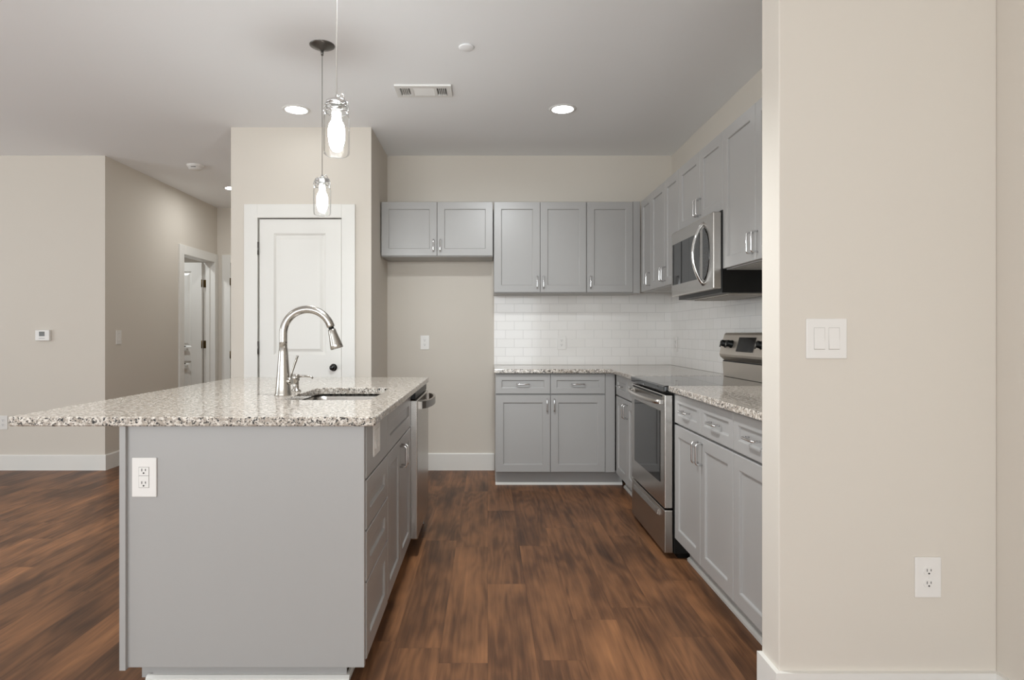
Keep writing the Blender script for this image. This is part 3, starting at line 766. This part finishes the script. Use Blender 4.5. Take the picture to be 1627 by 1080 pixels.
# ------------------------------------------------------------------ outlets and switches
def plate_mesh(w, h):
    return MB().box(-w / 2, w / 2, -0.006, 0.0, -h / 2, h / 2, 0.0025, 3)
def outlet(label, loc, rz, w=0.080, h=0.126, gfci=False):
    t = thing('electrical_outlet', label, 'outlet', loc, rz)
    plate_mesh(w, h).build('cover_plate', M_PLATE, t)
    if gfci:
        MB().box(-0.0172, 0.0172, -0.0063, -0.0058, -0.0345, 0.0345).build('receptacle_gap', M_SLOT, t)
        rc = MB().box(-0.0165, 0.0165, -0.0078, -0.005, -0.0338, 0.0338, 0.001).build('receptacle', M_PLATE, t)
        MB().box(-0.0165, 0.0165, -0.0081, -0.0077, 0.0055, 0.0065).build('test_button', M_LCD, rc)
        cs = (0.021, -0.021); par = [rc, rc]
    else:
        cs = (0.0195, -0.0195); par = []
        for c in cs:
            par.append(MB().prism([(0.0165 * math.cos(a), c + 0.0140 * max(-0.9, min(0.9, math.sin(a)))) for a in [2 * PI * k / 28 for k in range(28)]], -0.0085, -0.004, axis='y').build('receptacle', M_PLATE, t))
        MB().lathe([(0, 0.0012), (0.003, 0.0008), (0.0035, 0)], (0, -0.006, 0), 10, mat=Matrix.Rotation(PI / 2, 4, 'X')).build('screw', M_PLATE, t)
    for c, p in zip(cs, par):
        m = MB(); y0, y1 = -0.0092, -0.0070
        m.box(-0.0070, -0.0052, y0, y1, c + 0.000, c + 0.0085).box(0.0052, 0.0070, y0, y1, c + 0.0010, c + 0.0080)
        m.prism([(0.0026 * math.cos(a), c - 0.0060 + 0.0026 * math.sin(a)) for a in [2 * PI * k / 12 for k in range(12)]], y0, y1, axis='y')
        m.build('socket_opening', M_SLOT, p)
    return t
def switch(label, loc, rz, gangs=1, w=None, h=0.126):
    w = w or (0.080 if gangs == 1 else 0.127)
    t = thing('light_switch', label, 'switch', loc, rz)
    plate_mesh(w, h).build('cover_plate', M_PLATE, t)
    for g in range(gangs):
        c = (g - (gangs - 1) / 2) * 0.046
        MB().box(c - 0.0172, c + 0.0172, -0.0063, -0.0058, -0.0345, 0.0345).build('rocker_gap', M_GAP, t)
        MB().prism([(-0.0060, -0.0335), (-0.0100, -0.0325), (-0.0072, 0.0), (-0.0066, 0.0335), (-0.0050, 0.0335), (-0.0050, -0.0335)], c - 0.0163, c + 0.0163, axis='x', bev=0.0005).build('rocker', M_PLATE, t)
    return t
PE = 2.068
outlet('white rectangular outlet on the end panel of the island', (-1.1435, PE, 0.712), 0, 0.082, 0.131, True)
outlet('white outlet low on the wall below the double switch', (1.385, YS0, 0.424), 0, 0.082, 0.127)
outlet('white outlet on the beige wall of the empty refrigerator space', (-0.549, Y_BACK, 1.113), 0, 0.078, 0.124)
outlet('white outlet on the subway tile of the back wall', (0.643, Y_BACK - 0.008, 1.111), 0, 0.078, 0.118)
outlet('white outlet on the right wall tile near the corner', (X_RIGHT - 0.008, 5.25, 1.10), RL, 0.078, 0.124)
outlet('white outlet low on the far left living-room wall above the counter tip', (-4.225, Y_BACK, 0.415), 0, 0.075, 0.120)
switch('white double rocker switch on the near beige wall', ((1312 - 775) / 504.0, YS0, 1.1745), 0, 2, 0.128, 0.126)
switch('white single switch on the hallway wall beside the thermostat wall', (X_HALL, 5.605, 1.158), PI / 2, 1)
switch('white two-gang plate on the top drawer front of the island', (XI, 2.255, 0.812), PI / 2, 2, 0.122, 0.118)

# thermostat
th_ = thing('thermostat', 'small white wall thermostat with grey screen on the left wall', 'thermostat', (-3.868, Y_BACK, 1.176))
MB().box(-0.062, 0.062, -0.030, 0.0, -0.047, 0.047, 0.005, 3).build('housing', M_PLATE, th_)
MB().box(-0.026, 0.022, -0.032, -0.029, -0.008, 0.032, 0.001).build('screen', M_LCD, th_)
for zz in (0.020, 0.002): MB().box(0.032, 0.040, -0.033, -0.029, zz - 0.006, zz + 0.006, 0.001).build('button', M_VENT, th_)
MB().box(-0.028, 0.024, -0.0315, -0.029, -0.028, -0.024).build('marking', M_GREYTOP, th_)

# ------------------------------------------------------------------ ceiling fixtures
def downlight(label, x, y, lm=None):
    t = thing('recessed_light', label, 'ceiling light', (x, y, H_CEIL), 0, 'recessed ceiling lights')
    MB().lathe([(0.074, 0.0), (0.073, -0.004), (0.078, -0.007), (0.092, -0.004), (0.095, 0.0)], seg=40).build('trim_ring', M_VENT, t)
    MB().lathe([(0.0, -0.0035), (0.074, -0.0035)], seg=40).build('diffuser', lm or M_LED, t)
    return t
downlight('round recessed ceiling light near the island pendants above the pantry door', -1.327, 4.297)
downlight('round recessed ceiling light over the kitchen aisle in front of the wall cabinets', 0.518, 4.285)
downlight('round recessed ceiling light in the hallway half hidden by the pantry corner', -2.722, 6.62, M_LED_H)
sp_ = thing('sprinkler_cover', 'flat round white sprinkler cover on the ceiling behind the vent', 'sprinkler cover', (-0.116, 3.355, H_CEIL))
MB().lathe([(0.0, -0.009), (0.036, -0.009), (0.041, -0.006), (0.041, -0.003), (0.034, 0.0)], seg=32).build('cap', M_CEIL, sp_)
sm = thing('smoke_detector', 'round white smoke detector on the hallway ceiling', 'smoke detector', (-2.70, 5.72, H_CEIL))
MB().lathe([(0.0, -0.042), (0.045, -0.042), (0.056, -0.036), (0.060, -0.020), (0.070, -0.016), (0.073, -0.006), (0.073, 0.0)], seg=36).build('housing', M_PLATE, sm)
MB().box(-0.012, 0.030, -0.0605, -0.052, -0.030, -0.025).build('slot', M_LCD, sm)
vx0, vx1, vy0, vy1 = -0.585, -0.230, 3.862, 4.045
vt = thing('ceiling_vent', 'white rectangular air vent with louvres on the kitchen ceiling', 'vent', ((vx0 + vx1) / 2, (vy0 + vy1) / 2, H_CEIL))
a, c = (vx1 - vx0) / 2, (vy1 - vy0) / 2
MB().box(-a + 0.03, a - 0.03, -c + 0.03, c - 0.03, -0.003, 0.0).build('duct_opening', M_LCD, vt)
m = MB(); zf = -0.012
for (p0, p1, q0, q1) in ((-a, a, -c, -c + 0.034), (-a, a, c - 0.034, c), (-a, -a + 0.034, -c + 0.034, c - 0.034), (a - 0.034, a, -c + 0.034, c - 0.034)):
    m.box(p0, p1, q0, q1, zf, 0.0)
m.box(-0.085, -0.066, -c + 0.034, c - 0.034, zf, 0.0).box(0.066, 0.085, -c + 0.034, c - 0.034, zf, 0.0)
m.build('frame', M_VENT, vt)
m = MB()
for s in (-1, 1):
    for i in range(5):
        x = s * (0.096 + i * 0.0115); m.prism([(x - 0.002 + s * 0.003, -0.012), (x + 0.002 + s * 0.003, -0.012), (x + 0.002, -0.003), (x - 0.002, -0.003)], -c + 0.034, c - 0.034, axis='y')
for i in range(9):
    y = -c + 0.040 + i * (2 * c - 0.08) / 8
    m.prism([(y - 0.008, -0.0045), (y + 0.006, -0.012), (y + 0.008, -0.011), (y - 0.006, -0.0035)], -0.066, 0.066, axis='x')
m.build('louver', M_VENT, vt)

# pendants
def pendant(label, x, y, zb=1.826, cord=None):
    """zb: bottom of the glass jar."""
    t = thing('pendant_light', label, 'pendant light', (x, y, H_CEIL), 0, 'glass jar pendants over the island')
    B = zb - H_CEIL
    MB().lathe([(0.0, -0.030), (0.008, -0.029), (0.014, -0.024), (0.030, -0.020), (0.058, -0.008), (0.067, -0.003), (0.067, 0.0)], seg=36).tube([(0, 0, -0.055), (0, 0, -0.028)], [0.006, 0.009], 12).build('canopy', M_GREYTOP, t)
    MB().tube([(0, 0, B + 0.20), (0, 0, -0.05)], 0.0016 if cord else 0.0022, 8).build('cord', cord or M_CORD, t)
    jar = MB().lathe([(0.0, B + 0.003), (0.040, B + 0.003), (0.045, B + 0.008), (0.0465, B + 0.02), (0.0465, B + 0.135), (0.043, B + 0.150), (0.037, B + 0.156), (0.037, B + 0.186)], seg=40).build('glass_jar', M_GLASS, t)
    cp = MB().lathe([(0.0, B + 0.204), (0.012, B + 0.204), (0.030, B + 0.200), (0.0375, B + 0.196), (0.0385, B + 0.188), (0.0375, B + 0.186), (0.0, B + 0.186)], seg=36)
    cp.tube([(0, 0, B + 0.20), (0, 0, B + 0.218)], [0.010, 0.005], 12)
    cp.build('lid', M_CHROME, t)
    m = MB()
    for zz, rr in ((B + 0.178, 0.0395), (B + 0.157, 0.0400)):
        m.tube([(rr * math.cos(2 * PI * k / 28), rr * math.sin(2 * PI * k / 28), zz) for k in range(28)], 0.0022, 8, closed=True)
    for s in (-1, 1):
        m.tube([(s * 0.040, -0.006, B + 0.150), (s * 0.045, -0.008, B + 0.165), (s * 0.041, -0.004, B + 0.185), (s * 0.034, 0, B + 0.200)], 0.0022, 8)
    m.tube([(0.012, -0.018, B + 0.200), (0.016, -0.020, B + 0.212), (0.024, -0.016, B + 0.216), (0.030, -0.010, B + 0.208), (0.030, -0.006, B + 0.196)], 0.0022, 8)
    m.tube([(-0.034, -0.02, B + 0.185), (-0.020, -0.033, B + 0.168), (0.0, -0.040, B + 0.163), (0.020, -0.033, B + 0.168), (0.034, -0.02, B + 0.185)], 0.0020, 8)
    m.build('wire_bail', M_CHROME, t)
    sk_ = MB().lathe([(0.0, B + 0.186), (0.018, B + 0.186), (0.018, B + 0.150), (0.014, B + 0.145), (0.0, B + 0.145)], seg=24).build('socket', M_PLATE, t)
    MB().lathe([(0.0, B + 0.018), (0.014, B + 0.019), (0.021, B + 0.030), (0.027, B + 0.050), (0.030, B + 0.075), (0.0295, B + 0.095), (0.026, B + 0.112), (0.018, B + 0.126), (0.014, B + 0.146), (0.0, B + 0.147)], seg=28).build('bulb', M_BULB, t)
    return t
# added fill spots just under the ceiling, out of view, with no fixtures
def fill_spot(name, x, y, power, cone=112, aim=None, blend=0.55):
    d = bpy.data.lights.new(name, 'SPOT'); d.energy = power; d.spot_size = math.radians(cone); d.spot_blend = blend
    d.shadow_soft_size = 0.07; d.color = (0.94, 0.985, 1.0)
    o = bpy.data.objects.new(name, d); COL.objects.link(o); o.location = (x, y, H_CEIL - 0.03)
    if aim is not None: o.rotation_euler = (Vector(aim) - o.location).to_track_quat('-Z', 'Y').to_euler()
fill_spot('aisle_fill', -0.30, 2.50, 160, 126)
fill_spot('back_wall_fill', 0.10, 2.74, 100, 60, (0.0, 5.41, 1.15), 0.95)
fill_spot('seating_fill', -2.60, 2.60, 60)
fill_spot('side_room_fill', -4.10, 6.70, 60, 150)
pendant('nearer glass jar pendant on a pale cord over the island, hanging higher in view', -0.542, 2.222)
pendant('farther glass jar pendant with round chrome canopy in view, in front of the pantry door', -0.892, 3.340, cord=M_GREYTOP)
